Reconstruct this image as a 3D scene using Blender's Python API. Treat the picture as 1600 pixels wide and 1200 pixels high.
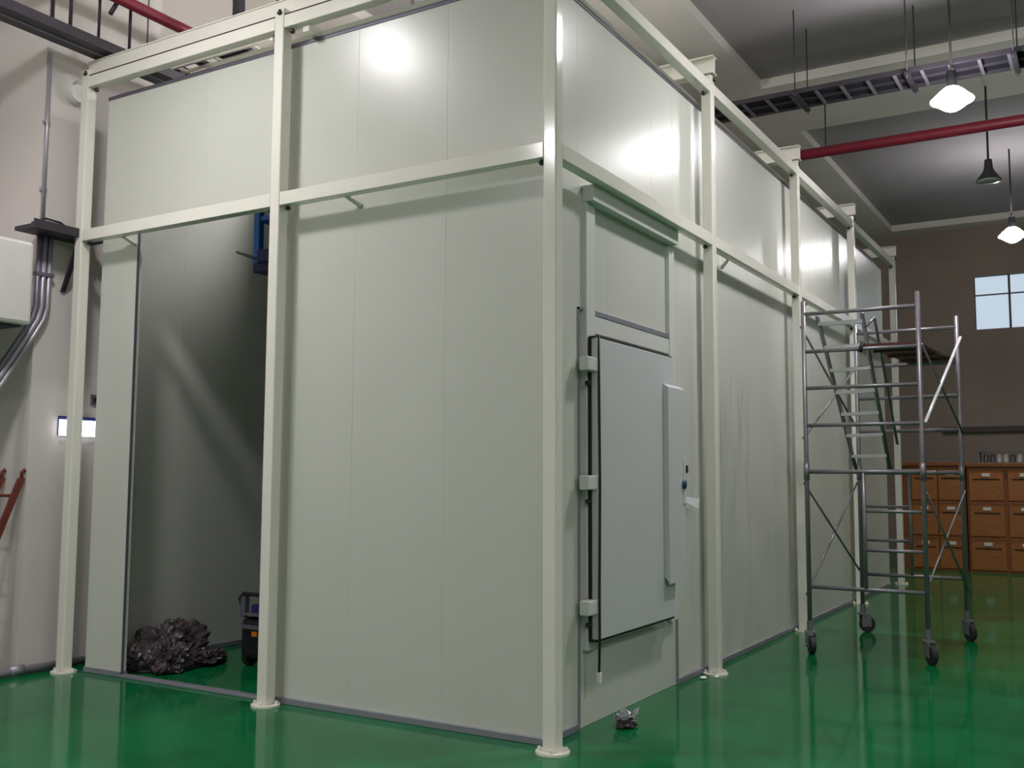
import bpy, bmesh, math, random
from mathutils import Vector, Matrix, noise
random.seed(7)
PI = math.pi
for o in list(bpy.data.objects): bpy.data.objects.remove(o, do_unlink=True)
scn = bpy.context.scene
COL = scn.collection

# ------------------------------------------------------------------ camera
CAM = Vector((-5.4548, -2.9805, 1.65))
YAW, PITCH, ROLL, FPX = 0.5409, 0.0918, 0.0045, 1571.9
fw = Vector((math.cos(YAW)*math.cos(PITCH), math.sin(YAW)*math.cos(PITCH), math.sin(PITCH)))
r0 = fw.cross(Vector((0, 0, 1))).normalized(); u0 = r0.cross(fw)
rt = math.cos(ROLL)*r0 + math.sin(ROLL)*u0; up = -math.sin(ROLL)*r0 + math.cos(ROLL)*u0
cd = bpy.data.cameras.new('camera'); cam = bpy.data.objects.new('camera', cd); COL.objects.link(cam)
cd.sensor_width = 36.0; cd.lens = 36.0*FPX/1600.0; cd.clip_end = 200
m = Matrix((rt, up, -fw)).transposed().to_4x4(); m.translation = CAM; cam.matrix_world = m
scn.camera = cam

# ------------------------------------------------------------------ world and exposure
w = bpy.data.worlds.new('world'); scn.world = w; w.use_nodes = True
w.node_tree.nodes['Background'].inputs[0].default_value = (0.55, 0.68, 0.9, 1)
w.node_tree.nodes['Background'].inputs[1].default_value = 0.6
scn.view_settings.view_transform = 'Standard'; scn.view_settings.look = 'None'
scn.view_settings.gamma = 1.0; scn.view_settings.use_curve_mapping = False
scn.view_settings.exposure = 0.33
LAMP_WATT = 34.0
LAMP_SPREAD = math.radians(150)
LAMP_COL = (1.0, 0.965, 0.975)
LAMPS = [  # x, y, z, lit
    (6.17, -1.6, 5.77, 1), (13.53, -1.6, 5.81, 1), (9.86, -1.6, 5.80, 0), (2.49, -1.6, 5.77, 1),
    (-1.70, 2.84, 5.78, 1), (2.28, 2.84, 5.78, 1), (-5.38, 2.84, 5.78, 1), (-1.19, -1.6, 5.78, 0),
    (-1.19, -6.0, 5.78, 1), (2.49, -6.0, 5.78, 0), (-4.87, -1.6, 5.78, 0), (-4.87, -6.0, 5.78, 1),  # lit lamps from here on are unseen, added as ambient fill
    (-8.55, -1.6, 5.78, 0), (-8.55, -6.0, 5.78, 1), (-9.06, 2.84, 5.78, 1), (-1.19, -10.4, 5.78, 0), (-4.87, -10.4, 5.78, 1)]

# ------------------------------------------------------------------ materials
def mat(name, col, rough=0.5, metal=0.0, var=0.0, vscale=3.0, bump=0.0, bscale=40.0, spec=0.5, rvar=0.0, stretch=None, coat=0.0):
    M = bpy.data.materials.new(name); M.use_nodes = True
    nt = M.node_tree; b = nt.nodes['Principled BSDF']
    b.inputs['Base Color'].default_value = (*col, 1); b.inputs['Roughness'].default_value = rough
    b.inputs['Metallic'].default_value = metal; b.inputs['Specular IOR Level'].default_value = spec
    b.inputs['Coat Weight'].default_value = coat; b.inputs['Coat Roughness'].default_value = 0.06
    tc = nt.nodes.new('ShaderNodeTexCoord'); mp = nt.nodes.new('ShaderNodeMapping')
    nt.links.new(tc.outputs['Object'], mp.inputs['Vector'])
    if stretch: mp.inputs['Scale'].default_value = stretch
    if var > 0 or rvar > 0:
        n = nt.nodes.new('ShaderNodeTexNoise'); n.inputs['Scale'].default_value = vscale; n.inputs['Detail'].default_value = 5
        nt.links.new(mp.outputs['Vector'], n.inputs['Vector'])
        if var > 0:
            r = nt.nodes.new('ShaderNodeValToRGB')
            r.color_ramp.elements[0].position = 0.3; r.color_ramp.elements[1].position = 0.7
            r.color_ramp.elements[0].color = (*[c*(1-var) for c in col], 1)
            r.color_ramp.elements[1].color = (*[min(1, c*(1+var)) for c in col], 1)
            nt.links.new(n.outputs['Fac'], r.inputs['Fac']); nt.links.new(r.outputs['Color'], b.inputs['Base Color'])
        if rvar > 0:
            mr = nt.nodes.new('ShaderNodeMapRange')
            mr.inputs['To Min'].default_value = max(0.02, rough-rvar); mr.inputs['To Max'].default_value = rough+rvar
            nt.links.new(n.outputs['Fac'], mr.inputs['Value']); nt.links.new(mr.outputs['Result'], b.inputs['Roughness'])
    if bump > 0:
        n2 = nt.nodes.new('ShaderNodeTexNoise'); n2.inputs['Scale'].default_value = bscale; n2.inputs['Detail'].default_value = 4
        nt.links.new(mp.outputs['Vector'], n2.inputs['Vector'])
        bp = nt.nodes.new('ShaderNodeBump'); bp.inputs['Strength'].default_value = bump; bp.inputs['Distance'].default_value = 0.01
        nt.links.new(n2.outputs['Fac'], bp.inputs['Height']); nt.links.new(bp.outputs['Normal'], b.inputs['Normal'])
    return M
def emis(name, col, s):
    M = bpy.data.materials.new(name); M.use_nodes = True
    b = M.node_tree.nodes['Principled BSDF']; b.inputs['Base Color'].default_value = (*col, 1)
    b.inputs['Emission Color'].default_value = (*col, 1); b.inputs['Emission Strength'].default_value = s
    return M
def wood(name, c1, c2):
    M = mat(name, c1, 0.5)
    nt = M.node_tree; b = nt.nodes['Principled BSDF']
    mp = [n for n in nt.nodes if n.type == 'MAPPING'][0]; mp.inputs['Scale'].default_value = (3, 2.0, 22)
    n = nt.nodes.new('ShaderNodeTexNoise'); n.inputs['Scale'].default_value = 2.5; n.inputs['Detail'].default_value = 6; n.inputs['Distortion'].default_value = 0.6
    r = nt.nodes.new('ShaderNodeValToRGB'); r.color_ramp.elements[0].position = 0.32; r.color_ramp.elements[1].position = 0.7
    r.color_ramp.elements[0].color = (*c1, 1); r.color_ramp.elements[1].color = (*c2, 1)
    nt.links.new(mp.outputs['Vector'], n.inputs['Vector']); nt.links.new(n.outputs['Fac'], r.inputs['Fac']); nt.links.new(r.outputs['Color'], b.inputs['Base Color'])
    return M

M_FLOOR = mat('green_epoxy', (0.001, 0.135, 0.040), 0.09, var=0.24, vscale=2.3, rvar=0.03, bump=0.03, bscale=2.2, spec=0.2)
M_PANEL = mat('panel_coated_steel', (0.615, 0.625, 0.565), 0.28, var=0.015, vscale=1.2, spec=0.5)
M_FRAME = mat('cream_gloss_paint', (0.82, 0.795, 0.72), 0.13, var=0.02, vscale=2.0)
M_DOOR = mat('door_white_steel', (0.60, 0.61, 0.62), 0.42, var=0.015, vscale=2)
M_DTRIM = mat('door_trim_white', (0.66, 0.68, 0.64), 0.35)
M_ALU = mat('aluminium_trim', (0.34, 0.34, 0.40), 0.42, metal=0.5, var=0.06, vscale=8)
M_DARKTRIM = mat('dark_trim', (0.14, 0.13, 0.17), 0.5, metal=0.3)
M_BLACK = mat('black_rubber', (0.012, 0.012, 0.014), 0.6)
M_BOLT = mat('dark_bolt', (0.05, 0.045, 0.045), 0.5, metal=0.6)
M_WALL = mat('plaster_wall', (0.68, 0.63, 0.605), 0.75, var=0.05, vscale=0.9, bump=0.08, bscale=30)
M_WALLB = mat('far_wall_paint', (0.33, 0.265, 0.22), 0.85, var=0.10, vscale=0.7, bump=0.06, bscale=25)
M_BEAM = mat('ceiling_beam_paint', (0.82, 0.78, 0.71), 0.8, var=0.06, vscale=0.8)
M_SLAB = mat('bare_ceiling_deck', (0.37, 0.345, 0.355), 0.85, var=0.10, vscale=0.6)
M_RED = mat('red_pipe_paint', (0.22, 0.014, 0.032), 0.45, var=0.1, vscale=4)
M_TRUNK = mat('dark_trunking', (0.05, 0.042, 0.055), 0.5, metal=0.3, var=0.15, vscale=5)
M_CABLE = mat('cable_bundle', (0.009, 0.008, 0.017), 0.7)
M_TRAY = mat('tray_galvanised', (0.20, 0.19, 0.215), 0.5, metal=0.4, var=0.1, vscale=6)
M_COND = mat('galvanised_conduit', (0.40, 0.38, 0.43), 0.38, metal=0.5)
M_SCAF = mat('scaffold_tube', (0.23, 0.215, 0.24), 0.38, metal=0.5, var=0.12, vscale=9)
M_STEP = mat('aluminium_step', (0.80, 0.80, 0.84), 0.25, metal=0.12)
M_BOARD = wood('red_plywood', (0.05, 0.012, 0.010), (0.11, 0.028, 0.02))
M_WHEEL = mat('caster_rubber', (0.02, 0.02, 0.022), 0.55)
M_WOOD = wood('cabinet_wood', (0.34, 0.11, 0.026), (0.48, 0.175, 0.045))
M_WOODD = wood('cabinet_frame_wood', (0.22, 0.065, 0.016), (0.32, 0.105, 0.028))
M_LABEL = mat('white_label', (0.8, 0.8, 0.76), 0.5)
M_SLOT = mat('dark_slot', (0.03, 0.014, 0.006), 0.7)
M_LADDER = mat('red_ladder_paint', (0.17, 0.030, 0.022), 0.5, var=0.25, vscale=9)
M_BLUE = mat('blue_paint', (0.02, 0.17, 0.68), 0.35, var=0.1, vscale=5)
M_NAVY = mat('navy_paint', (0.015, 0.02, 0.12), 0.45)
M_BLKP = mat('black_plastic', (0.014, 0.013, 0.02), 0.4, var=0.1, vscale=6)
M_GREYP = mat('grey_metal', (0.20, 0.19, 0.24), 0.4, metal=0.5)
M_ORANGE = mat('orange_plastic', (0.6, 0.16, 0.01), 0.5)
M_BAG = mat('dark_plastic_bag', (0.06, 0.045, 0.05), 0.4, var=0.5, vscale=7, spec=0.6)
M_CLEAR = mat('crumpled_film', (0.55, 0.56, 0.58), 0.2, spec=0.7)
M_SCRAP = mat('dark_scrap', (0.07, 0.04, 0.06), 0.5)
M_WHITEBOX = mat('white_enamel', (0.72, 0.69, 0.67), 0.5, var=0.03)
M_PAPER = mat('white_paper', (0.85, 0.87, 0.9), 0.7)
M_BLUEP = mat('blue_lock', (0.02, 0.06, 0.15), 0.35)
M_SHADE = mat('aluminium_reflector', (0.10, 0.10, 0.11), 0.35, metal=0.7)
M_GLASSOFF = mat('unlit_lens', (0.42, 0.45, 0.42), 0.12)
M_LENS = emis("lit_lens", (1.0, 0.97, 0.985), 58.0)
M_SIGN = emis('lit_sign_face', (0.92, 0.94, 1.0), 3.2)
M_PANE = emis('daylit_pane', (0.50, 0.60, 0.70), 0.72)
M_WINF = mat('window_frame_dark', (0.05, 0.05, 0.06), 0.5)
def stain_panel():
    M = mat('panel_coated_steel_smudged', (0.615, 0.625, 0.565), 0.30)
    nt = M.node_tree; b = nt.nodes['Principled BSDF']
    mp = [n for n in nt.nodes if n.type == 'MAPPING'][0]; mp.inputs['Scale'].default_value = (5.0, 1.0, 0.55)
    n = nt.nodes.new('ShaderNodeTexNoise'); n.inputs['Scale'].default_value = 2.2; n.inputs['Detail'].default_value = 7; n.inputs['Distortion'].default_value = 0.8
    nt.links.new(mp.outputs['Vector'], n.inputs['Vector'])
    r = nt.nodes.new('ShaderNodeValToRGB'); r.color_ramp.elements[0].position = 0.48; r.color_ramp.elements[1].position = 0.72
    nt.links.new(n.outputs['Fac'], r.inputs['Fac'])
    tc = [n_ for n_ in nt.nodes if n_.type == 'TEX_COORD'][0]
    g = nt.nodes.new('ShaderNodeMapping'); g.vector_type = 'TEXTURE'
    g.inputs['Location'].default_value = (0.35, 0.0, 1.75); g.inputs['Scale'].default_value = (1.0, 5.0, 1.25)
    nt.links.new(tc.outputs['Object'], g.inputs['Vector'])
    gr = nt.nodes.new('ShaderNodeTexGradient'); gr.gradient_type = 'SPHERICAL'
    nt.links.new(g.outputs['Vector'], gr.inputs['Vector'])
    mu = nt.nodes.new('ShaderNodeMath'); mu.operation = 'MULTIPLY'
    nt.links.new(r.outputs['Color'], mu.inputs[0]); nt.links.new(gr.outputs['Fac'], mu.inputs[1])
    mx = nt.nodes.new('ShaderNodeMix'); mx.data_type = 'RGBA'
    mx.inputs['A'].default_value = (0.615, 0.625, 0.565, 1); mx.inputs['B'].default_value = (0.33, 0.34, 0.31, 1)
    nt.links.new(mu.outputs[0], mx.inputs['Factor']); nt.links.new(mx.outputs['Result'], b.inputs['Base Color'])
    return M
M_STAIN = stain_panel()

# ------------------------------------------------------------------ mesh helpers
def link(name, me, mt, parent=None, loc=(0, 0, 0)):
    o = bpy.data.objects.new(name, me); COL.objects.link(o)
    if mt is not None and len(me.materials) == 0: me.materials.append(mt)
    o.location = loc
    if parent: o.parent = parent
    return o
def finish(bm, name, smooth=False):
    bmesh.ops.recalc_face_normals(bm, faces=bm.faces)
    me = bpy.data.meshes.new(name); bm.to_mesh(me); bm.free()
    if smooth:
        for p in me.polygons: p.use_smooth = True
    return me
def a_box(bm, a, b, bev=0.0):
    s = bmesh.ops.create_cube(bm, size=1.0)
    a = Vector(a); b = Vector(b); c = (a+b)/2; d = b-a
    for v in s['verts']: v.co = Vector((v.co.x*d.x, v.co.y*d.y, v.co.z*d.z)) + c
    if bev > 0:
        es = list({e for v in s['verts'] for e in v.link_edges})
        bmesh.ops.bevel(bm, geom=es, offset=bev, segments=2, affect='EDGES', profile=0.5)
def a_hex(bm, pts):   # 8 points: bottom 4, top 4
    vs = [bm.verts.new(p) for p in pts]
    for f in ((0,1,2,3), (4,5,6,7), (0,1,5,4), (1,2,6,5), (2,3,7,6), (3,0,4,7)): bm.faces.new([vs[i] for i in f])
def a_tube(bm, pts, r, n=10, cap=True):
    pts = [Vector(p) for p in pts]; rings = []
    ref = None
    for i, p in enumerate(pts):
        if i == 0: t = pts[1]-p
        elif i == len(pts)-1: t = p-pts[i-1]
        else: t = (pts[i+1]-p).normalized() + (p-pts[i-1]).normalized()
        t.normalize()
        if ref is None:
            ref = Vector((0, 0, 1)) if abs(t.z) < 0.9 else Vector((1, 0, 0))
        x = (ref - t*ref.dot(t)).normalized(); y = t.cross(x); ref = x
        rr = r if not hasattr(r, '__len__') else r[i]
        rings.append([bm.verts.new(p + x*math.cos(2*PI*k/n)*rr + y*math.sin(2*PI*k/n)*rr) for k in range(n)])
    for a, b in zip(rings, rings[1:]):
        for k in range(n): bm.faces.new((a[k], a[(k+1) % n], b[(k+1) % n], b[k]))
    if cap: bm.faces.new(rings[0]); bm.faces.new(rings[-1])
def a_lathe(bm, prof, n=24, c=(0, 0, 0)):
    rings = []
    for r, z in prof:
        rings.append([bm.verts.new((c[0]+max(r, 1e-4)*math.cos(2*PI*k/n), c[1]+max(r, 1e-4)*math.sin(2*PI*k/n), c[2]+z)) for k in range(n)])
    for a, b in zip(rings, rings[1:]):
        for k in range(n): bm.faces.new((a[k], a[(k+1) % n], b[(k+1) % n], b[k]))
def box(name, a, b, mt, parent=None, bev=0.0):
    """box in world coordinates; origin at its centre-bottom"""
    a = Vector(a); b = Vector(b); o = Vector(((a.x+b.x)/2, (a.y+b.y)/2, min(a.z, b.z)))
    bm = bmesh.new(); a_box(bm, a-o, b-o, bev)
    return link(name, finish(bm, name), mt, parent, o - (parent_loc(parent)))
def parent_loc(p):
    v = Vector((0, 0, 0))
    while p is not None: v += Vector(p.location); p = p.parent
    return v
def tube(name, pts, r, mt, parent=None, n=10):
    pts = [Vector(p) for p in pts]; o = pts[0].copy()
    bm = bmesh.new(); a_tube(bm, [p-o for p in pts], r, n)
    me = finish(bm, name, True)
    return link(name, me, mt, parent, o - parent_loc(parent))
def place(name, me, mt, parent, loc, rz=0.0):
    o = link(name, me, mt, parent, Vector(loc) - parent_loc(parent)); o.rotation_euler[2] = rz
    return o
def thing(name, label, cat, loc=(0, 0, 0), group=None):
    o = bpy.data.objects.new(name, None); COL.objects.link(o); o.location = loc; o.empty_display_size = 0.1
    o['label'] = label; o['category'] = cat
    if group: o['group'] = group
    return o
def tag(o, label, cat, group=None):
    o['label'] = label; o['category'] = cat
    if group: o['group'] = group
    return o
def struct(o, label=None, cat=None):
    o['kind'] = 'structure'
    if label: o['label'] = label
    if cat: o['category'] = cat
    return o
def joined(name, fn, mt, parent=None, smooth=False, loc=(0, 0, 0)):
    bm = bmesh.new(); fn(bm)
    loc = Vector(loc)
    bmesh.ops.translate(bm, verts=bm.verts, vec=-loc)
    return link(name, finish(bm, name, smooth), mt, parent, loc - parent_loc(parent))

# ------------------------------------------------------------------ the hall
X0, X1, Y0, Y1, ZB, ZC = -12.0, 18.6, -13.0, 5.72, 7.2, 7.34
struct(box('floor', (X0, Y0, -0.2), (X1+0.3, Y1+0.3, 0.0), M_FLOOR), 'glossy green epoxy floor of the hall', 'floor')
struct(box('wall_left', (X0, Y1, 0), (X1+0.3, Y1+0.25, ZC), M_WALL), 'pale plastered hall wall behind the red ladder', 'wall')
struct(box('wall_right', (X0, Y0-0.25, 0), (X1+0.3, Y0, ZC), M_WALL), 'pale hall wall opposite the panel room', 'wall')
struct(box('wall_rear', (X0-0.25, Y0-0.25, 0), (X0, Y1+0.25, ZC), M_WALL), 'pale hall wall facing the short side of the panel room', 'wall')
# far wall with a window opening
WY0, WY1, WZ0, WZ1 = -2.60, -0.42, 4.91, 6.10
def far_wall(bm):
    a_box(bm, (X1, Y0, 0), (X1+0.25, Y1, WZ0)); a_box(bm, (X1, Y0, WZ1), (X1+0.25, Y1, ZC))
    a_box(bm, (X1, Y0, WZ0), (X1+0.25, WY0, WZ1)); a_box(bm, (X1, WY1, WZ0), (X1+0.25, Y1, WZ1))
struct(joined('wall_back', far_wall, M_WALLB, loc=(X1, 0, 0)), 'dull brown far wall of the hall holding the high window', 'wall')
win = thing('window_1', 'high daylit window with dark thin bars in the far wall', 'window', (X1+0.08, -1.5, WZ0)); win['kind'] = 'structure'
ys = [WY0, -1.85, -1.12, WY1]
zs = [WZ0, 5.68, WZ1]
for i in range(3):
    for j in range(2):
        box('pane', (X1+0.10, ys[i]+0.02, zs[j]+0.012), (X1+0.115, ys[i+1]-0.02, zs[j+1]-0.012), M_PANE, win)
def wf(bm):
    for y in ys: a_box(bm, (X1+0.06, y-0.022, WZ0), (X1+0.14, y+0.022, WZ1))
    for z in zs: a_box(bm, (X1+0.065, WY0, z-0.014), (X1+0.135, WY1, z+0.014))
joined('window_frame', wf, M_WINF, win, loc=(X1+0.1, -1.5, WZ0))
struct(box('trim_1', (X1-0.10, Y0, 2.66), (X1, 0.3, 2.78), mat('ledge_dark', (0.10, 0.085, 0.08), 0.8)), 'dark horizontal ledge along the far wall', 'ledge')
# ceiling with downstand beams
ceil = struct(box('ceiling', (X0, Y0, ZC), (X1+0.3, Y1+0.3, ZC+0.2), M_SLAB), 'dark hall ceiling between pale downstand beams', 'ceiling')
for (y0, y1) in ((1.17, 2.15), (-8.2, -7.3)):
    box('ceiling_beam', (X0, y0, ZB), (X1, y1, ZC), M_BEAM, ceil)
box('ceiling_beam', (X0, 4.7, ZB), (X1, Y1, ZC), M_BEAM, ceil)
for (x0, x1) in ((8.36, 10.43), (-1.2, 0.9), (X1-0.5, X1)):
    for (y0, y1) in ((Y0, -8.2), (-7.3, 1.17), (2.15, 4.7)):
        box('ceiling_beam', (x0, y0, ZB+0.002), (x1, y1, ZC), M_BEAM, ceil)
# pilaster on the left wall
struct(box('trim_2', (-0.25, 4.92, 0), (0.95, Y1, ZC), M_WALL), 'square plastered pilaster behind the outermost cream post', 'pilaster')

# ------------------------------------------------------------------ pendant lamps
bm = bmesh.new(); a_lathe(bm, [(0.02, 0.34), (0.05, 0.33), (0.06, 0.20), (0.09, 0.14), (0.13, 0.09), (0.17, 0.03), (0.172, 0.028), (0.166, 0.028), (0.12, 0.075), (0.05, 0.11)], 28)
ME_SHADE = finish(bm, 'shade', True)
bm = bmesh.new(); a_lathe(bm, [(0.02, 0.34), (0.05, 0.33), (0.056, 0.18), (0.075, 0.15), (0.078, 0.14), (0.0001, 0.152)], 28)
ME_CAP = finish(bm, 'ballast_housing', True)
bm = bmesh.new(); a_lathe(bm, [(0.0001, -0.12), (0.05, -0.115), (0.105, -0.085), (0.17, -0.035), (0.222, -0.006), (0.224, 0.004), (0.175, 0.05), (0.115, 0.11), (0.07, 0.145), (0.0001, 0.15)], 28)
ME_LENS_ON = finish(bm, 'lens', True)
bm = bmesh.new(); a_lathe(bm, [(0.0001, 0.0), (0.09, 0.004), (0.14, 0.012), (0.162, 0.03), (0.0001, 0.04)], 28)
ME_LENS_OFF = finish(bm, 'lens', True)
LL = ['lit pendant lamp hanging in front of the ladder-shaped cable tray', 'lit pendant lamp farthest away, above the high window',
      'unlit pendant lamp hanging dark between the two lit lamps', 'lit pendant lamp above the door side near the corner post',
      'lit pendant lamp above the short open side of the panel room', 'lit pendant lamp above the roof of the panel room', 'lit pendant lamp in the row over the doorway side, behind the viewer',
      'unlit pendant lamp ahead of the corner post, above the viewer', 'unseen fill lamp added in the second row, level with the corner post', 'unlit pendant lamp in the second row, level with the door',
      'unlit pendant lamp directly above the viewer', 'unseen fill lamp added in the second row beside the viewer',
      'unlit pendant lamp behind the viewer in the first row', 'unseen fill lamp added behind the viewer in the second row', 'unseen fill lamp added farthest back along the left wall',
      'unlit pendant lamp in the outermost row, level with the corner post', 'unseen fill lamp added in the outermost row beside the viewer']
for (x, y, z, lit), lab in zip(LAMPS, LL):
    t = thing('pendant_lamp', lab, 'lamp', (x, y, z), 'pendant high bay lamps under the hall ceiling')
    zt = ZC
    for (x0, x1) in ((8.36, 10.43), (-1.2, 0.9)):
        if x0 < x < x1: zt = ZB
    if 1.17 < y < 2.15: zt = ZB
    s = place('ballast_housing', ME_CAP, M_SHADE, t, (x, y, z)) if lit else place('shade', ME_SHADE, M_SHADE, t, (x, y, z))
    tube('rod', [(x, y, z+0.29), (x, y, zt)], 0.014, M_BOLT, t, 8)
    place('lens', ME_LENS_ON if lit else ME_LENS_OFF, M_LENS if lit else M_GLASSOFF, t, (x, y, z))
    if lit:
        ld = bpy.data.lights.new('lamp_light', 'AREA'); ld.shape = 'DISK'; ld.size = 0.42; ld.energy = LAMP_WATT; ld.color = LAMP_COL; ld.spread = LAMP_SPREAD
        lo = bpy.data.objects.new('lamp_light', ld); COL.objects.link(lo); lo.parent = t; lo.location = (0, 0, -0.13)

# ------------------------------------------------------------------ panel room
PX = 0.12; TH = 0.05; ZT = 4.95; G = 0.0004; PYE = 4.55; PXE = 11.10
room = thing('panel_room', 'tall room of pale green-grey insulated panels on the green floor', 'panel room', (PX, PX, 0))
def panel(a, b, mt=M_PANEL): return box('wall_panel', a, b, mt, room, bev=0.001)
zb = 0.045
for (y0, y1, z0) in ((PX, 0.90, zb), (0.90, 1.70, zb), (1.70, 2.50, zb), (2.50, 3.30, 3.76), (3.30, 4.09, 3.76), (4.09, PYE, zb)):
    panel((PX, y0+G, z0), (PX+TH, y1-G, ZT))
xs = [2.30, 2.65, 3.45, 4.25, 5.05, 5.85, 6.65, 7.45, 8.25, 9.05, 9.85, 10.65, PXE]
panel((PX+TH+G, PX, zb), (0.57-G, PX+TH, ZT))
for (a, b) in ((0.57, 1.04), (1.04, 1.855), (1.855, 2.30)): panel((a+G, PX, 2.80), (b-G, PX+TH, ZT))
for k, (a, b) in enumerate(zip(xs, xs[1:])):
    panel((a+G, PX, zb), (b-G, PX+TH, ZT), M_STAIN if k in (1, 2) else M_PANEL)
xi = [PX+TH, 0.985, 1.785, 2.585, 3.385, 4.185, 4.985, 5.785, 6.585, 7.385, 8.185, 8.985, 9.785, 10.585, PXE]
for a, b in zip(xi, xi[1:]): panel((a+G, PYE-TH, zb), (b-G, PYE, ZT))
for k in range(5):
    a = PX+TH + (PYE-2*TH-PX)*k/5; b = PX+TH + (PYE-2*TH-PX)*(k+1)/5
    panel((PXE-TH, a+G, zb), (PXE, b-G, ZT))
# base channels (grey metal strips) and top trim
def chan(name, a, b): return box(name, a, b, M_ALU, room, bev=0.004)
chan('base_channel', (PX-0.018, PX-0.018, 0.0), (PX+TH+0.01, 2.50, 0.046))
chan('base_channel', (PX-0.018, 4.09, 0.0), (PX+TH+0.01, PYE, 0.046))
box('threshold_channel', (PX-0.018, 2.50, 0.0), (PX+TH+0.01, 4.09, 0.022), M_ALU, room, bev=0.004)
chan('base_channel', (PX+TH+0.012, PX-0.018, 0.0), (0.565, PX+TH+0.01, 0.046))
chan('base_channel', (2.305, PX-0.018, 0.0), (PXE, PX+TH+0.01, 0.046))
chan('base_channel', (PX+TH+0.012, PYE-TH-0.02, 0.0), (PXE-TH, PYE, 0.046))
chan('base_channel', (PXE-TH-0.02, PX+TH+0.012, 0.0), (PXE, PYE-TH-0.022, 0.046))
for a, b in (((PX-0.006, PX-0.006, ZT), (PX+TH+0.01, PYE, ZT+0.03)), ((PX+TH+0.012, PX-0.006, ZT), (PXE, PX+TH+0.01, ZT+0.03)),
             ((PX+TH+0.012, PYE-TH, ZT), (PXE, PYE, ZT+0.03))):
    box('top_trim', a, b, M_DARKTRIM, room)
# roof panels resting on the walls; the corner above the opening is still open
RX, RY = 2.0, 3.26
def roof(a, b): return box('roof_panel', (a[0]+G, a[1]+G, ZT+0.031), (b[0]-G, b[1]-G, ZT+0.071), M_PANEL, room)
roof((PX, PX), (1.06, RY)); roof((1.06, PX), (RX, RY))
for k in range(10):
    a = RX + (PXE-RX)*k/10; b = RX + (PXE-RX)*(k+1)/10
    roof((a, PX), (b, PYE))
# opening jamb edge trims
box('jamb_trim', (PX-0.004, 4.081, 0.023), (PX+0.016, 4.089, 3.757), M_DARKTRIM, room)
box('jamb_trim', (PX-0.004, 2.501, 0.023), (PX+TH+0.004, 2.512, 3.757), M_DARKTRIM, room)
# door opening: sill, infill, edge lines
box('sill_panel', (0.575, PX+0.006, 0.0), (2.295, PX+TH, 0.50), M_PANEL, room, bev=0.003)
box('door_backing', (0.575, PX+0.02, 0.50), (2.295, PX+TH, 2.795), M_DTRIM, room)
for a, b in (((0.560, PX-0.012, 0.0), (0.578, PX+0.03, 2.80)), ((2.288, PX-0.012, 0.0), (2.304, PX+0.03, 0.52)), ((0.56, PX-0.012, 2.785), (0.70, PX+0.02, 2.80))):
    box('edge_trim', a, b, M_ALU, room)
df = box('door_frame', (0.635, PX-0.035, 0.50), (0.770, PX+0.02, 3.544), M_DTRIM, room, bev=0.004)
df['label'] = 'white vertical frame cover on the hinge side'
box('frame_cover', (2.125, PX-0.035, 0.52), (2.24, PX+0.018, 3.544), M_DTRIM, df, bev=0.004)
box('frame_cover', (0.772, PX-0.030, 2.64), (2.123, PX+0.018, 2.765), M_DTRIM, df, bev=0.004)
box('frame_cover', (0.772, PX-0.034, 2.766), (2.123, PX+0.018, 2.805), M_ALU, df, bev=0.003)
box('header_bar', (0.632, 0.030, 3.545), (2.20, PX-0.001, 3.660), M_DTRIM, df, bev=0.005)
leaf = box('door_leaf', (0.655, 0.015, 0.575), (2.02, 0.082, 2.595), M_DOOR, room, bev=0.005)
leaf['label'] = 'thick white insulated door leaf'
box('gasket', (0.650, 0.026, 0.56), (2.02, 0.078, 0.574), M_BLACK, leaf)
box('gasket', (0.646, 0.058, 0.56), (0.6545, 0.080, 2.60), M_BLACK, leaf)
box('gasket', (0.650, 0.028, 2.596), (2.02, 0.078, 2.608), M_BLACK, leaf)
lc = joined('latch_cover', lambda bm: a_hex(bm, [(1.80, -0.03, 0.84), (2.14, -0.03, 0.86), (2.14, 0.014, 0.90), (1.80, 0.014, 0.90),
            (1.80, -0.03, 2.345), (2.14, -0.03, 2.345), (2.14, 0.014, 2.375), (1.80, 0.014, 2.375)]), M_DOOR, leaf, loc=(1.97, 0, 0.84))
for z in (2.36, 1.565, 0.745):
    h = box('hinge', (0.515, 0.012, z), (0.705, 0.084, z+0.095), M_DTRIM, leaf, bev=0.008)
for z in (2.27, 1.475, 0.66):
    box('hinge_bolt', (0.60, 0.055, z), (0.655, 0.084, z+0.028), M_BOLT, leaf, bev=0.004)
tube('cable', [(0.668, 0.010, 2.60), (0.662, 0.006, 2.3), (0.664, 0.002, 1.6), (0.655, 0.004, 0.9), (0.648, 0.0, 0.60), (0.643, 0.004, 0.36)], 0.009, M_BLACK, leaf, 8)
box('cable_plug', (0.628, -0.012, 0.30), (0.658, 0.02, 0.37), M_LABEL, leaf, bev=0.004)
lk = joined('lock', lambda bm: (a_tube(bm, [(2.10, -0.045, 1.595), (2.10, -0.028, 1.595)], 0.036, 16)), M_BLUEP, leaf, True, loc=(2.10, -0.03, 1.58))
box('latch', (2.135, -0.045, 1.685), (2.17, -0.02, 1.745), M_BOLT, leaf, bev=0.005)
box('latch_plate', (2.095, -0.036, 1.44), (2.142, -0.029, 1.80), M_DTRIM, leaf, bev=0.003)
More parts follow.
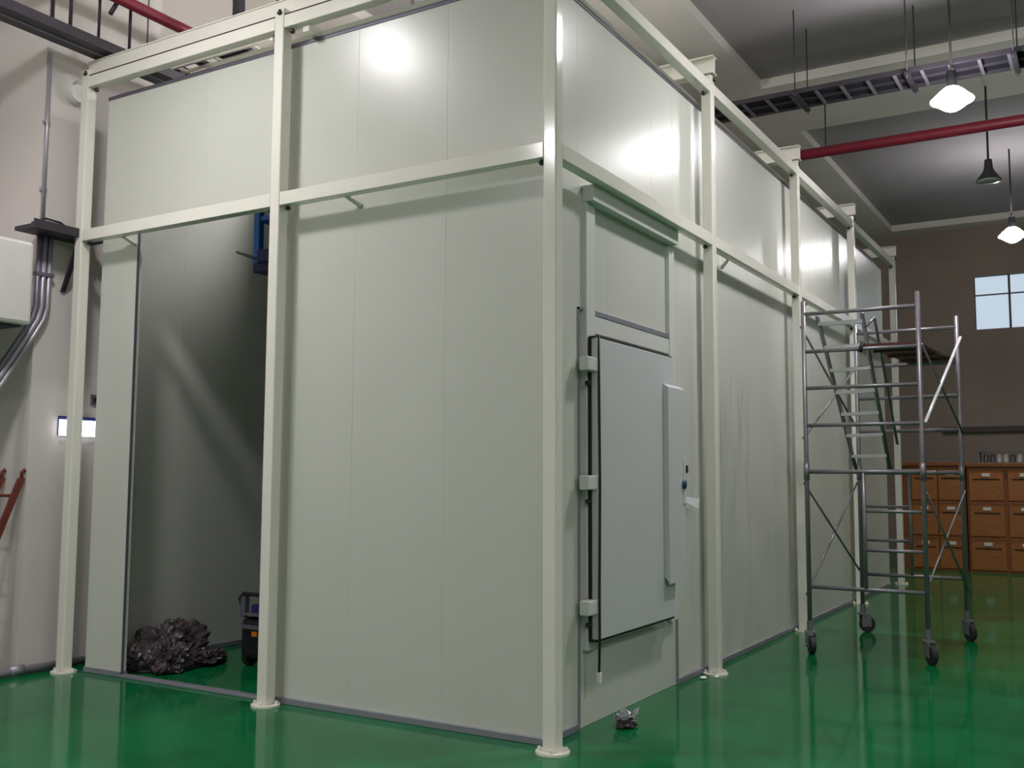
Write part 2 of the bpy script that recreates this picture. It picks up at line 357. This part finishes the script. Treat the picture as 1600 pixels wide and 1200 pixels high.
joined('paper_tag', lambda bm: (a_hex(bm, [(2.13, -0.022, 1.455), (2.30, -0.012, 1.43), (2.30, -0.006, 1.43), (2.13, -0.016, 1.455),
       (2.13, -0.022, 1.50), (2.30, -0.012, 1.49), (2.30, -0.006, 1.49), (2.13, -0.016, 1.50)]),
       a_hex(bm, [(2.30, -0.012, 1.43), (2.50, 0.0, 1.385), (2.50, 0.006, 1.385), (2.30, -0.006, 1.43),
       (2.30, -0.012, 1.49), (2.53, 0.0, 1.475), (2.53, 0.006, 1.475), (2.30, -0.006, 1.49)])), M_PAPER, leaf, loc=(2.17, 0.0, 1.4))

# ------------------------------------------------------------------ steel frame
SX = [0.0, 2.86, 5.66, 8.45, 11.38]; SY = [0.0, 2.353, 4.665]
H = 0.047; ZM = 3.712; ZTOP = 5.088; TB = 0.05
frame = thing('steel_frame', 'cream painted steel post and beam frame around the panel room', 'steel frame', (0, 0, 0))
def post_mesh(h):
    bm = bmesh.new(); a_box(bm, (-H, -H, 0.012), (H, H, h), 0.009); me = finish(bm, 'post'); return me
MEP = post_mesh(5.20)
bm = bmesh.new(); a_tube(bm, [(0, 0, 0.0), (0, 0, 0.014)], 0.105, 28); ME_PLATE = finish(bm, 'base_plate')
bm = bmesh.new(); a_tube(bm, [(0, 0, 0.0), (0, 0, 0.025)], 0.013, 6); ME_ABOLT = finish(bm, 'anchor_bolt')
bm = bmesh.new(); a_tube(bm, [(0, 0, -0.02), (0, 0, 0.02)], 0.013, 6); a_tube(bm, [(0, 0, -0.012), (0, 0, 0.0)], 0.022, 10); ME_BOLT = finish(bm, 'bolt')
posts = [(x, 0.0) for x in SX] + [(0.0, y) for y in SY[1:]] + [(SX[4], SY[2])]
for (x, y) in posts:
    p = place('post', MEP, M_FRAME, frame, (x, y, 0))
    place('base_plate', ME_PLATE, M_FRAME, p, (x, y, 0))
    for (dx, dy) in ((0.075, 0.03), (-0.075, -0.03), (0.03, -0.075), (-0.03, 0.075)):
        place('anchor_bolt', ME_ABOLT, M_FRAME, p, (x+dx, y+dy, 0.012))
def beam(a, b): return box('beam', a, b, M_FRAME, frame, bev=0.006)
e = 0.002
# the middle beams are open angles: a front web with a bottom flange
def angle_y(a, b):
    def f(bm): a_box(bm, (-H+0.003, a, ZM-TB), (-H+0.015, b, ZM+TB), 0.003); a_box(bm, (-H+0.010, a, ZM-TB), (H-0.003, b, ZM-TB+0.012), 0.002)
    return joined('beam', f, M_FRAME, frame, loc=(0, (a+b)/2, ZM-TB))
def angle_x(a, b):
    def f(bm): a_box(bm, (a, -H+0.003, ZM-TB), (b, -H+0.015, ZM+TB), 0.003); a_box(bm, (a, -H+0.010, ZM-TB), (b, H-0.003, ZM-TB+0.012), 0.002)
    return joined('beam', f, M_FRAME, frame, loc=((a+b)/2, 0, ZM-TB))
for a, b in zip(SY, SY[1:]):
    angle_y(a+H+e, b-H-e); beam((-H+0.003, a+H+e, ZTOP-TB), (H-0.003, b-H-e, ZTOP+TB))
for a, b in zip(SX, SX[1:]):
    angle_x(a+H+e, b-H-e); beam((a+H+e, -H+0.003, ZTOP-TB), (b-H-e, H-0.003, ZTOP+TB))
# roof cross channels lying on the top beams: an H profile each
def hbeam(bm, x, y0, y1, z0, z1):
    a_box(bm, (x-0.055, y0, z0), (x+0.055, y1, z0+0.010)); a_box(bm, (x-0.055, y0, z1-0.010), (x+0.055, y1, z1)); a_box(bm, (x-0.006, y0, z0), (x+0.006, y1, z1))
cb = box('roof_beam', (H-0.01, -0.06, 5.153), (H+0.09, 4.74, 5.305), M_FRAME, frame, bev=0.004)
box('top_flange', (H-0.016, -0.06, 5.306), (H+0.10, 4.74, 5.316), M_FRAME, cb)
for x in SX[1:]:
    joined('roof_beam', lambda bm: hbeam(bm, x, -0.07 if x < 11 else -0.07, 4.74, 5.21, 5.37), M_FRAME, frame, loc=(x, 0, 5.21))
for y in (0.0, SY[2]):
    pass
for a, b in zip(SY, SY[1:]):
    box('gap_shadow_strip', (-H+0.004, a+H+e, ZTOP+TB+0.0005), (-H+0.03, b-H-e, ZTOP+TB+0.009), M_SLOT, frame)  # thin dark strip added to draw the gap shadow above the top beam
# bolts at the joints, tie rods to the panels
for y in SY:
    for s in (-1, 1):
        if (y == 0 and s < 0) or (y > 4.6 and s > 0): continue
        for z in (ZM-TB-0.012, ZTOP-TB-0.012):
            place('bolt', ME_BOLT, M_BOLT, frame, (0.01, y+s*0.085, z))
for x in SX:
    for s in (-1, 1):
        if (x == 0 and s < 0) or (x > 11 and s > 0): continue
        for z in (ZM-TB-0.012, ZTOP-TB-0.012):
            place('bolt', ME_BOLT, M_BOLT, frame, (x+s*0.085, 0.01, z))
for x in SX[1:]:
    place('bolt', ME_BOLT, M_BOLT, frame, (x+0.02, -H-0.004, 5.17))
place('bolt', ME_BOLT, M_BOLT, frame, (-H-0.004, SY[1]-0.01, 5.165)); place('bolt', ME_BOLT, M_BOLT, frame, (-H-0.004, SY[2]-0.01, 5.165))
for y in (1.70, 4.16):
    tube('tie_rod', [(H-0.02, y+0.04, ZM-0.03), (PX, y-0.05, ZM-0.11)], 0.018, M_FRAME, frame, 8)
for x in (3.45, 6.2):
    tube('tie_rod', [(x, H-0.02, ZM-0.03), (x+0.05, PX, ZM-0.11)], 0.018, M_FRAME, frame, 8)
# clips above the panel top between top beam and trim
for y in (2.12,):
    box('clip', (0.0, y-0.03, ZT+0.032), (PX+0.05, y+0.03, ZTOP-TB), M_FRAME, frame)

# ------------------------------------------------------------------ scaffold tower
A = Vector((4.34, -0.41, 0)); B = Vector((5.96, -0.555, 0)); C = Vector((4.355, -1.458, 0)); D = Vector((5.97, -1.585, 0))
sc = thing('scaffold_tower', 'grey wheeled tube scaffold tower beside the long panel wall', 'scaffold', (5.15, -1.0, 0))
R = 0.022
AC = (A+C)/2 + Vector((0, 0.0, 0)); BD = (B+D)/2
Zv = lambda p, z: Vector((p.x, p.y, z))
for p, zt in ((A, 3.365), (B, 3.38), (C, 3.375), (D, 3.36)):
    tube('upright', [Zv(p, 0.27), Zv(p, zt)], R, M_SCAF, sc, 10)
    tube('joint_sleeve', [Zv(p, 1.63), Zv(p, 1.79)], R+0.006, M_SCAF, sc, 10)
for p in (AC, BD): tube('upright', [Zv(p, 0.62), Zv(p, 1.71)], 0.018, M_SCAF, sc, 10)
for (p, q) in ((A, C), (B, D)):
    for z in (3.24, 2.87, 2.515, 2.155, 1.71, 0.62):
        tube('rung', [Zv(p, z), Zv(q, z)], 0.019 if z > 2 or z < 1 else 0.021, M_SCAF, sc, 8)
for z in (1.345, 0.985):
    tube('rung', [Zv(AC, z), Zv(C, z)], 0.016, M_SCAF, sc, 8); tube('rung', [Zv(B, z), Zv(BD, z)], 0.016, M_SCAF, sc, 8)
br = [(A, 3.12, B, 2.22), (A, 2.03, B, 2.84), (A, 1.60, B, 0.66), (A, 0.54, B, 1.60), (C, 2.88, D, 2.12), (C, 1.52, D, 0.50), (C, 0.72, D, 1.52)]
for p, z, q, zz in br:
    off = Vector((0, 0.026 if p == A else -0.026, 0))
    tube('brace', [Zv(p, z)+off, Zv(q, zz)+off], 0.011, M_SCAF, sc, 8)
bb = tube('brace', [Zv(C, 2.16)+Vector((0, -0.034, 0)), Zv(D, 3.13)+Vector((0, -0.034, 0))], 0.016, M_STEP, sc, 8); bb['label'] = 'bright aluminium brace'
# casters
def caster(p, rz, kind):
    def hs(bm):
        a_tube(bm, [(0, 0, 0.20), (0, 0, 0.30)], 0.030, 12)
        a_box(bm, (-0.045, -0.045, 0.185), (0.045, 0.045, 0.205), 0.004)
        a_box(bm, (-0.075, -0.040, 0.06), (0.025, -0.032, 0.19)); a_box(bm, (-0.075, 0.032, 0.06), (0.025, 0.040, 0.19))
    c = joined('caster', hs, M_SCAF, sc, loc=(0, 0, 0)); c.location = Vector((p.x, p.y, 0)) - parent_loc(sc); c.rotation_euler[2] = rz
    bm = bmesh.new(); a_tube(bm, [(-0.045, -0.026, 0.085), (-0.045, -0.020, 0.085), (-0.045, 0.020, 0.085), (-0.045, 0.026, 0.085)], [0.078, 0.085, 0.085, 0.078], 24)
    o = link('wheel', finish(bm, 'wheel', False), M_WHEEL, c)
    bm = bmesh.new(); a_tube(bm, [(-0.045, -0.048, 0.085), (-0.045, 0.048, 0.085)], 0.014, 10)
    link('axle', finish(bm, 'axle'), M_SCAF, c)
for p, rz in ((A, 0.5), (B, 2.2), (C, 0.62), (D, 0.75)): caster(p, rz, 0)
# inclined stair ladder inside the tower
lad = joined('ladder', lambda bm: a_tube(bm, [(4.40, -0.53, 3.22), (5.60, -0.60, 1.74)], 0.022, 8), M_SCAF, sc, True, loc=(5.60, -0.60, 1.74))
tube('stringer', [(4.40, -0.95, 3.22), (5.36, -0.985, 1.74)], 0.022, M_SCAF, lad, 8)
for i in range(7):
    t = (i+0.35)/7.0
    a = Vector((4.40, -0.53, 3.22)).lerp(Vector((5.60, -0.60, 1.74)), t); b = Vector((4.40, -0.95, 3.22)).lerp(Vector((5.36, -0.985, 1.74)), t)
    o = a.lerp(b, 0.5); dx = Vector((0.045, 0, 0)); dz = Vector((0, 0, 0.016))
    joined('step', lambda bm: a_hex(bm, [a-dx-dz, b-dx-dz, b+dx-dz, a+dx-dz, a-dx+dz, b-dx+dz, b+dx+dz, a+dx+dz]), M_STEP, lad, loc=o)
tube('handrail', [(4.42, -0.99, 3.10), (4.62, -1.02, 3.20), (5.45, -1.05, 2.0)], 0.014, M_SCAF, lad, 8)
# platform board spanning rung to rung
pb = joined('platform_board', lambda bm: a_hex(bm, [(4.34, -0.96, 2.89), (4.34, -1.43, 2.89), (5.99, -1.56, 2.89), (5.99, -1.09, 2.89),
            (4.34, -0.96, 2.912), (4.34, -1.43, 2.912), (5.99, -1.56, 2.912), (5.99, -1.09, 2.912)]), M_BOARD, sc, loc=(5.15, -1.2, 2.89))
for f in (0.2, 0.5, 0.8):
    x = 4.34+1.65*f; dy = -0.13*f
    box('batten', (x-0.02, -1.42+dy, 2.862), (x+0.02, -0.97+dy, 2.89), M_BOARD, pb)
tube('clamp', [(4.345, -0.93, 2.84), (4.345, -0.97, 2.93)], 0.025, M_BOLT, sc, 8)

# ------------------------------------------------------------------ wooden cabinets at the far end
def cabinet(y_hi, y_lo, label, cols, ztop=1.90, kick=0.0):
    t = thing('wooden_cabinet', label, 'cabinet', (14.5, (y_hi+y_lo)/2, 0), 'wooden drawer cabinets at the far end')
    XF, XB = 14.27, 14.80
    def body(bm):
        a_box(bm, (XF+0.02, y_lo, 0), (XB, y_hi, ztop-0.02), 0.0)
    bdy = joined('body', body, M_WOODD, t, loc=(14.5, (y_hi+y_lo)/2, 0))
    box('top_board', (XF-0.03, y_lo-0.01, ztop-0.02), (XB+0.01, y_hi+0.01, ztop+0.05), M_WOODD, t, bev=0.006)
    zr = [0.03, 0.62, 1.25, ztop-0.04]
    for (ya, yb) in cols:
        for z0, z1 in zip(zr, zr[1:]):
            d = box('drawer', (XF-0.012, yb+0.014, z0+0.014), (XF+0.022, ya-0.014, z1-0.014), M_WOOD, t, bev=0.006)
            ym = (ya+yb)/2; w = (ya-yb)
            zl = z1 - (z1-z0)*0.22
            box('label_plate', (XF-0.026, ym-0.065, zl-0.02), (XF-0.012, ym+0.065, zl+0.035), M_LABEL, d)
            box('finger_slot', (XF-0.0145, ym-w*0.36, zl-0.085), (XF-0.0105, ym+w*0.36, zl-0.060), M_SLOT, d)
            box('rail', (XF-0.018, yb+0.02, z1-0.05), (XF-0.012, ya-0.02, z1-0.018), M_WOODD, d)
cabinet(0.52, -0.62, 'brown wooden drawer cabinet seen through the scaffold legs', [(0.30, -0.16), (-0.16, -0.59)])
cabinet(-0.645, -1.86, 'brown wooden drawer cabinet at the right edge, beyond the scaffold', [(-0.67, -1.26), (-1.30, -1.84)], 1.88)
cabinet(-1.88, -3.0, 'brown wooden drawer cabinet just outside the right edge', [(-1.90, -2.44), (-2.46, -2.98)], 1.88)
tr = thing('metal_tray', 'low metal tray of pale jars on top of the right cabinet', 'tray', (14.55, -1.3, 1.93))
def trayb(bm):
    a_box(bm, (14.38, -1.82, 1.932), (14.74, -0.84, 1.942)); a_box(bm, (14.38, -1.82, 2.13), (14.74, -0.84, 2.145))
    for y in (-1.82, -0.86): a_box(bm, (14.38, y, 1.94), (14.74, y+0.02, 2.13))
joined('rack', trayb, M_GREYP, tr, loc=(14.55, -1.3, 1.93))
for k in range(8):
    y = -0.96-0.108*k
    def jar(bm): a_lathe(bm, [(0.0001, 0), (0.042, 0), (0.044, 0.02), (0.044, 0.11), (0.03, 0.13), (0.03, 0.15), (0.0001, 0.15)], 12, (14.46, y, 1.943))
    tag(joined('jar', jar, M_LABEL if k in (2, 3, 5, 6) else M_GREYP, None, True, loc=(14.46, y, 1.943)), 'small %s jar in the rack on the right cabinet' % ('pale' if k in (2, 3, 5, 6) else 'grey'), 'jar', '%s jars in the rack' % ('pale' if k in (2, 3, 5, 6) else 'grey'))

# ------------------------------------------------------------------ overhead services
def ladder_tray(name, label, along, fixed, lo, hi, z, width, pitch, hang, patches=None, mt=None):
    """cable ladder running along Y at x in [fixed, fixed+width]"""
    t = thing(name, label, 'cable tray', (fixed+width/2, (lo+hi)/2, z))
    for x in (fixed, fixed+width, fixed+width/2):
        wd = 0.015 if x != fixed+width/2 else 0.010
        box('side_rail', (x-wd, lo, z), (x+wd, hi, z+(0.055 if wd > 0.012 else 0.03)), mt or M_TRUNK, t)
    n = int((hi-lo)/pitch); bm = bmesh.new(); a_box(bm, (-width/2+0.015, -0.018, -0.004), (width/2-0.015, 0.018, 0.016)); me = finish(bm, 'rung')
    for k in range(n): place('rung', me, mt or M_TRAY, t, (fixed+width/2, lo+pitch*(k+0.5), z))
    for (a, b, x0, x1) in (patches or [(lo, hi, 0.03, width-0.03)]):
        box('cable_mat', (fixed+x0, a, z+0.032), (fixed+x1, b, z+0.07), M_CABLE, t)
    for y in hang:
        box('hanger', (fixed-0.05, y-0.03, z-0.04), (fixed+width+0.05, y+0.03, z-0.004), M_TRUNK, t)
        for x in (fixed-0.035, fixed+width+0.035): tube('hanger_rod', [(x, y, z-0.07), (x, y, ZC if not (1.17 < y < 2.15) else ZB)], 0.008, M_TRUNK, t, 8)
ladder_tray('cable_tray', 'ladder cable tray full of dark cables crossing behind the nearest lit lamp', 'y', 6.48, -9.8, 3.4, 6.3, 0.52, 0.30, (0.18, -1.1, -2.2, -3.7, 2.6))
ladder_tray('cable_tray', 'pale ladder cable tray with dark cable loops glimpsed over the panels beside the pilaster', 'y', 1.02, 3.50, 5.68, 5.62, 0.26, 0.50, (),
            [(5.05, 5.30, 0.02, 0.16), (4.80, 5.03, 0.06, 0.24), (4.50, 4.58, 0.02, 0.2), (3.90, 4.26, 0.05, 0.22)], M_BEAM)
p = thing('red_pipe', 'red overhead pipe crossing the hall beyond the cable tray', 'pipe', (8.86, -4, 6.3))
tube('pipe', [(8.86, -9.95, 6.3), (8.86, 4.9, 6.3)], 0.075, M_RED, p, 14)
for y in (-6.0, -3.2, 0.4, 3.3): tube('hanger_rod', [(8.86, y, 6.36), (8.86, y, ZB)], 0.010, M_TRUNK, p, 8)
p = thing('red_pipe', 'red overhead pipe running along the left hall wall above the frame', 'pipe', (3, 4.4, 5.85))
tube('pipe', [(-10.9, 4.42, 5.85), (11.9, 4.42, 5.85)], 0.052, M_RED, p, 14)
for x in (4.0, -3.0): tube('hanger_rod', [(x, 4.42, 5.9), (x, 4.42, ZC)], 0.010, M_TRUNK, p, 8)
p = thing('cable_trunking', 'dark overhead cable trunking beside the pilaster at the upper left', 'trunking', (0.0, 4.57, 5.35))
box('channel', (-10.9, 4.45, 5.345), (2.4, 4.69, 5.36), M_TRUNK, p); box('side_rail', (-10.9, 4.44, 5.345), (2.4, 4.452, 5.43), M_TRUNK, p)
box('side_rail', (-10.9, 4.688, 5.345), (2.4, 4.70, 5.43), M_TRUNK, p)
box('channel_lip', (-10.9, 4.555, 5.335), (2.4, 4.575, 5.345), M_TRAY, p)
for x, y, r_ in ((-0.28, 4.57, 0.016), (0.0, 4.57, 0.013), (0.36, 4.62, 0.014), (0.46, 4.50, 0.006)):
    tube('hanger_rod', [(x, y, 5.34), (x, y, ZC)], r_, M_TRUNK, p, 8)
tube('brace', [(0.06, 4.5, 5.72), (0.30, 4.5, 6.2)], 0.022, M_TRUNK, p, 8)
p = thing('hanger_post', 'dark vertical hanger post above the top beam between the outer posts', 'hanger', (1.06, 3.98, 5.5))
box('post', (1.02, 3.93, 5.70), (1.10, 4.01, ZC), M_TRUNK, p); box('post_plate', (0.98, 3.89, ZC-0.02), (1.14, 4.05, ZC), M_TRUNK, p)
p = thing('duct_bracket', 'small dark bracket above the top beam near the second post', 'bracket', (1.3, 3.72, 5.8))
joined('gusset', lambda bm: a_hex(bm, [(1.28, 3.62, 5.78), (1.28, 3.72, 5.72), (1.33, 3.72, 5.72), (1.33, 3.62, 5.78), (1.28, 3.66, 6.0), (1.28, 3.72, 6.0), (1.33, 3.72, 6.0), (1.33, 3.66, 6.0)]), M_TRUNK, p, loc=(1.3, 3.7, 5.72))
tube('rod', [(1.30, 3.70, 5.98), (1.30, 3.70, ZC)], 0.018, M_TRUNK, p, 8)

# ------------------------------------------------------------------ things on the left wall
p = thing('round_wall_bell', 'round white wall bell high on the pilaster beside the outer post', 'bell', (0.04, 4.92, 5.07))
def bell(bm):
    prof = [(0.115, 0.0), (0.118, 0.05), (0.105, 0.075), (0.085, 0.08), (0.08, 0.06), (0.05, 0.06), (0.0001, 0.085)]
    a_lathe(bm, prof, 24)
    bmesh.ops.rotate(bm, verts=bm.verts, cent=(0, 0, 0), matrix=Matrix.Rotation(PI/2, 3, 'X'))
    bmesh.ops.translate(bm, verts=bm.verts, vec=(0.04, 4.92, 5.07))
joined('housing', bell, M_WHITEBOX, p, True, loc=(0.04, 4.92, 5.07))
joined('rim', lambda bm: a_tube(bm, [(0.04+0.1*math.cos(a), 4.845, 5.07+0.1*math.sin(a)) for a in [2*PI*k/24 for k in range(25)]], 0.008, 6), M_WHITEBOX, p, True, loc=(0.04, 4.85, 5.07))
p = thing('wall_conduit', 'thin shiny vertical conduit up the corner of the pilaster', 'conduit', (-0.23, 4.89, 3.8))
tube('pipe', [(-0.235, 4.895, 3.82), (-0.235, 4.895, 5.335)], 0.017, M_COND, p, 10)
tube('pipe', [(-0.235, 4.895, 5.45), (-0.235, 4.895, 7.18)], 0.017, M_TRUNK, p, 10)
for z in (4.1, 4.7): box('saddle', (-0.265, 4.89, z), (-0.205, 4.92, z+0.025), M_COND, p)
p = thing('wall_bracket', 'dark cable bracket on the pilaster beside the outer post', 'bracket', (-0.15, 4.85, 3.74))
box('shelf', (-0.47, 4.66, 3.70), (0.22, 4.92, 3.735), M_TRUNK, p); box('rail', (-0.47, 4.65, 3.70), (0.22, 4.66, 3.775), M_TRUNK, p)
joined('shadow_strut', lambda bm: a_hex(bm, [(-0.02, 4.90, 3.25), (0.02, 4.90, 3.25), (0.02, 4.92, 3.25), (-0.02, 4.92, 3.25), (-0.02, 4.68, 3.70), (0.02, 4.68, 3.70), (0.02, 4.72, 3.70), (-0.02, 4.72, 3.70)]), M_TRUNK, p, loc=(0, 4.9, 3.25))  # dark strut added to draw the diagonal shadow below the shelf
tube('loose_cable', [(-0.46, 4.70, 3.74), (-0.35, 4.68, 3.80), (-0.2, 4.7, 3.80), (-0.05, 4.72, 3.745)], 0.010, M_BLACK, p, 8)
p = thing('conduit_bundle', 'pair of grey conduits bending down under the white wall box', 'conduit', (-0.2, 4.88, 3.0))
for dx, mt_ in ((0.0, M_COND), (-0.055, M_COND), (-0.105, M_GREYP)):
    tube('pipe', [(-0.155+dx, 4.885, 3.70), (-0.16+dx, 4.885, 3.08), (-0.19+dx, 4.885, 2.97), (-0.27+dx, 4.885, 2.83), (-0.56+dx, 4.885, 2.36), (-0.60+dx, 4.885, 2.28), (-0.61+dx, 4.885, 2.15), (-0.61+dx, 4.885, 0.3)], 0.023, mt_, p, 10)
box('saddle', (-0.285, 4.86, 3.35), (-0.12, 4.92, 3.38), M_GREYP, p)
p = thing('white_wall_box', 'white box duct hung on the wall at the left edge', 'duct', (-1.0, 5.1, 2.86))
box('casing', (-1.75, 4.62, 2.87), (-0.47, Y1, 3.56), M_WHITEBOX, p, bev=0.03)
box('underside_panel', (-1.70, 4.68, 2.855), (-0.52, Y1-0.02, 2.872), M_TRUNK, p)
p = thing('exit_sign', 'small bright lit wall sign partly behind the outer cream post', 'sign', (0.2, 4.9, 2.0))
box('housing', (0.014, 4.892, 1.990), (0.391, 4.92, 2.160), M_NAVY, p, bev=0.004); box('lit_face', (0.010, 4.876, 1.988), (0.395, 4.892, 2.128), M_SIGN, p)
p = thing('switch_box', 'small dark switch on the wall above the lit sign', 'switch', (0.36, 4.9, 2.3))
box('plate', (0.33, 4.905, 2.27), (0.40, 4.92, 2.37), M_GREYP, p, bev=0.003); box('rocker', (0.35, 4.895, 2.30), (0.38, 4.905, 2.34), M_BLACK, p)
p = thing('floor_pipe', 'silver pipe lying on the floor along the foot of the left wall', 'pipe', (-0.5, 4.86, 0.035))
tube('pipe', [(-3.2, 4.86, 0.037), (0.55, 4.86, 0.037)], 0.035, M_COND, p, 12)
tube('coupling', [(-0.36, 4.86, 0.045), (-0.24, 4.86, 0.045)], 0.042, M_COND, p, 12)
# red ladder leaning on the pilaster side
p = thing('red_ladder', 'rusty red metal ladder leaning beside the pilaster at the left edge', 'ladder', (-0.9, 5.1, 0))
rail_top = [Vector((-0.285, 4.94, 1.62)), Vector((-0.285, 5.22, 1.62))]
rail_bot = [Vector((-0.92, 4.94, 0.0)), Vector((-0.92, 5.22, 0.0))]
for a, b in zip(rail_top, rail_bot):
    dv = Vector((0.028, 0, 0)); dy = Vector((0, 0.014, 0))
    joined('rail', lambda bm: a_hex(bm, [b-dv-dy, b+dv-dy, b+dv+dy, b-dv+dy, a-dv-dy, a+dv-dy, a+dv+dy, a-dv+dy]), M_LADDER, p, loc=b)
    tube('hook', [a, a+Vector((0.0, 0, 0.05)), a+Vector((0.02, 0, 0.07)), a+Vector((0.03, 0, 0.05))], 0.014, M_LADDER, p, 8)
for k in range(6):
    t = (k+0.45)/6
    tube('rung', [rail_bot[0].lerp(rail_top[0], t), rail_bot[1].lerp(rail_top[1], t)], 0.013, M_LADDER, p, 8)

# ------------------------------------------------------------------ inside the panel room
# one-man aerial work lift: black base, mast, blue platform
p = thing('aerial_lift', 'blue and black aerial work lift standing inside behind the second post', 'lift', (1.25, 3.2, 0))
base = joined('base', lambda bm: a_box(bm, (0.98, 2.90, 0.07), (1.72, 3.64, 0.42), 0.05), M_BLKP, p, loc=(1.3, 3.25, 0.07))
box('bumper', (0.955, 3.0, 0.33), (0.985, 3.60, 0.36), M_GREYP, base); box('bumper', (0.965, 2.98, 0.44), (1.70, 3.62, 0.46), M_GREYP, base)
box('battery_cover', (1.02, 2.95, 0.42), (1.68, 3.56, 0.53), M_NAVY, base, bev=0.02)
box('reflector', (0.962, 3.42, 0.27), (0.982, 3.48, 0.31), M_ORANGE, base)
for x in (1.08, 1.62):
    for y in (2.93, 3.61):
        joined('wheel', lambda bm: a_tube(bm, [(x, y-0.03, 0.075), (x, y+0.03, 0.075)], 0.075, 18), M_WHEEL, base, loc=(x, y, 0.0))
tube('push_handle', [(1.02, 3.62, 0.42), (0.99, 3.655, 0.58), (1.0, 3.62, 0.62), (1.0, 3.0, 0.62), (0.99, 2.93, 0.58), (1.02, 2.94, 0.42)], 0.02, M_BLKP, p, 8)
box('handle_post', (0.98, 3.585, 0.42), (1.03, 3.64, 0.60), M_GREYP, p)
box('mast', (1.30, 3.16, 0.42), (1.42, 3.30, 3.50), M_GREYP, p, bev=0.01); box('mast_stage', (1.32, 3.18, 3.50), (1.40, 3.28, 3.95), M_BLUE, p, bev=0.01)
pl = joined('platform', lambda bm: a_box(bm, (0.97, 3.05, 3.46), (1.62, 3.60, 3.54), 0.01), M_NAVY, p, loc=(1.3, 3.3, 3.46))
for x, y in ((1.0, 3.565), (1.0, 3.08), (1.59, 3.565), (1.59, 3.08)):
    box('guard_post', (x-0.03, y-0.035, 3.54), (x+0.03, y+0.035, 4.16), M_BLUE, pl, bev=0.006)
for z in (3.93, 4.14):
    box('guard_rail', (0.985, 3.11, z), (1.015, 3.535, z+0.04), M_BLUE, pl); box('guard_rail', (1.575, 3.11, z), (1.605, 3.535, z+0.04), M_BLUE, pl)
    box('guard_rail', (1.03, 3.55, z), (1.56, 3.58, z+0.04), M_BLUE, pl)
box('tool_tray', (0.95, 3.36, 3.54), (1.10, 3.54, 3.66), M_NAVY, pl, bev=0.01)
tube('control_lever', [(0.98, 3.55, 3.58), (0.95, 3.68, 3.63), (0.93, 3.76, 3.66)], 0.014, M_GREYP, pl, 8)
# crumpled dark bag
def blob(bm, c, rx, ry, rz, seed, amp, freq, sub=5):
    s = bmesh.ops.create_icosphere(bm, subdivisions=sub, radius=1.0)
    for v in s['verts']:
        d = v.co.normalized(); q = d*freq + Vector((seed, seed*1.7, seed*0.3))
        n = noise.noise(q) + 0.55*abs(noise.noise(q*2.3)) + 0.42*abs(noise.noise(q*5.1)) + 0.22*noise.noise(q*11.0)
        k = 1 + amp*n
        z = d.z*rz*k
        v.co = Vector((c[0]+d.x*rx*k, c[1]+d.y*ry*k, c[2] + (z if z > -c[2]+0.004 else -c[2]+0.004+0.01*abs(d.z))))
p = thing('plastic_bag', 'crumpled heap of dark plastic bagging inside the opening', 'bag', (0.66, 4.15, 0))
joined('bag_body', lambda bm: blob(bm, (0.66, 4.17, 0.10), 0.33, 0.20, 0.24, 3.1, 0.42, 1.9), M_BAG, p, False, loc=(0.66, 4.15, 0))
joined('bag_fold', lambda bm: blob(bm, (0.50, 4.02, 0.07), 0.16, 0.20, 0.17, 8.4, 0.45, 2.2), M_BAG, p, False, loc=(0.5, 4.1, 0))
joined('bag_fold', lambda bm: blob(bm, (0.86, 4.0, 0.05), 0.22, 0.15, 0.08, 5.7, 0.5, 2.6), M_BAG, p, False, loc=(0.88, 4.1, 0))
# rubbish on the floor by the door
p = thing('film_scrap', 'small crumpled clear film with dark scrap on the floor below the door', 'litter', (0.82, -0.1, 0))
joined('scrap', lambda bm: blob(bm, (0.82, -0.11, 0.022), 0.075, 0.06, 0.035, 1.3, 0.5, 2.2, 3), M_SCRAP, p, loc=(0.82, -0.11, 0))
def film(bm):
    random.seed(4)
    g = [[bm.verts.new((0.74+0.03*i, -0.16+0.03*j, 0.05+0.06*noise.noise(Vector((i*0.9, j*0.9, 2.2)))+0.012*((i-3)**2+(j-2)**2)/4)) for j in range(5)] for i in range(7)]
    for i in range(6):
        for j in range(4): bm.faces.new((g[i][j], g[i+1][j], g[i+1][j+1], g[i][j+1]))
    bmesh.ops.solidify(bm, geom=bm.faces[:], thickness=0.003)
joined('film', film, M_CLEAR, p, loc=(0.82, -0.1, 0))
for k, (x, y, s) in enumerate(((2.62, 0.02, 0.035), (2.72, -0.06, 0.022), (3.02, 0.02, 0.04))):
    tag(joined('paper_scrap', lambda bm: blob(bm, (x, y, 0.008), s, s*0.7, 0.012, 2.2+k, 0.5, 2.0, 2), M_PAPER, loc=(x, y, 0)),
        ['white paper scrap on the floor left of the second long-side post', 'tiny paper scrap in front of the second long-side post', 'white paper scrap right of the second long-side post'][k], 'litter', 'paper scraps')
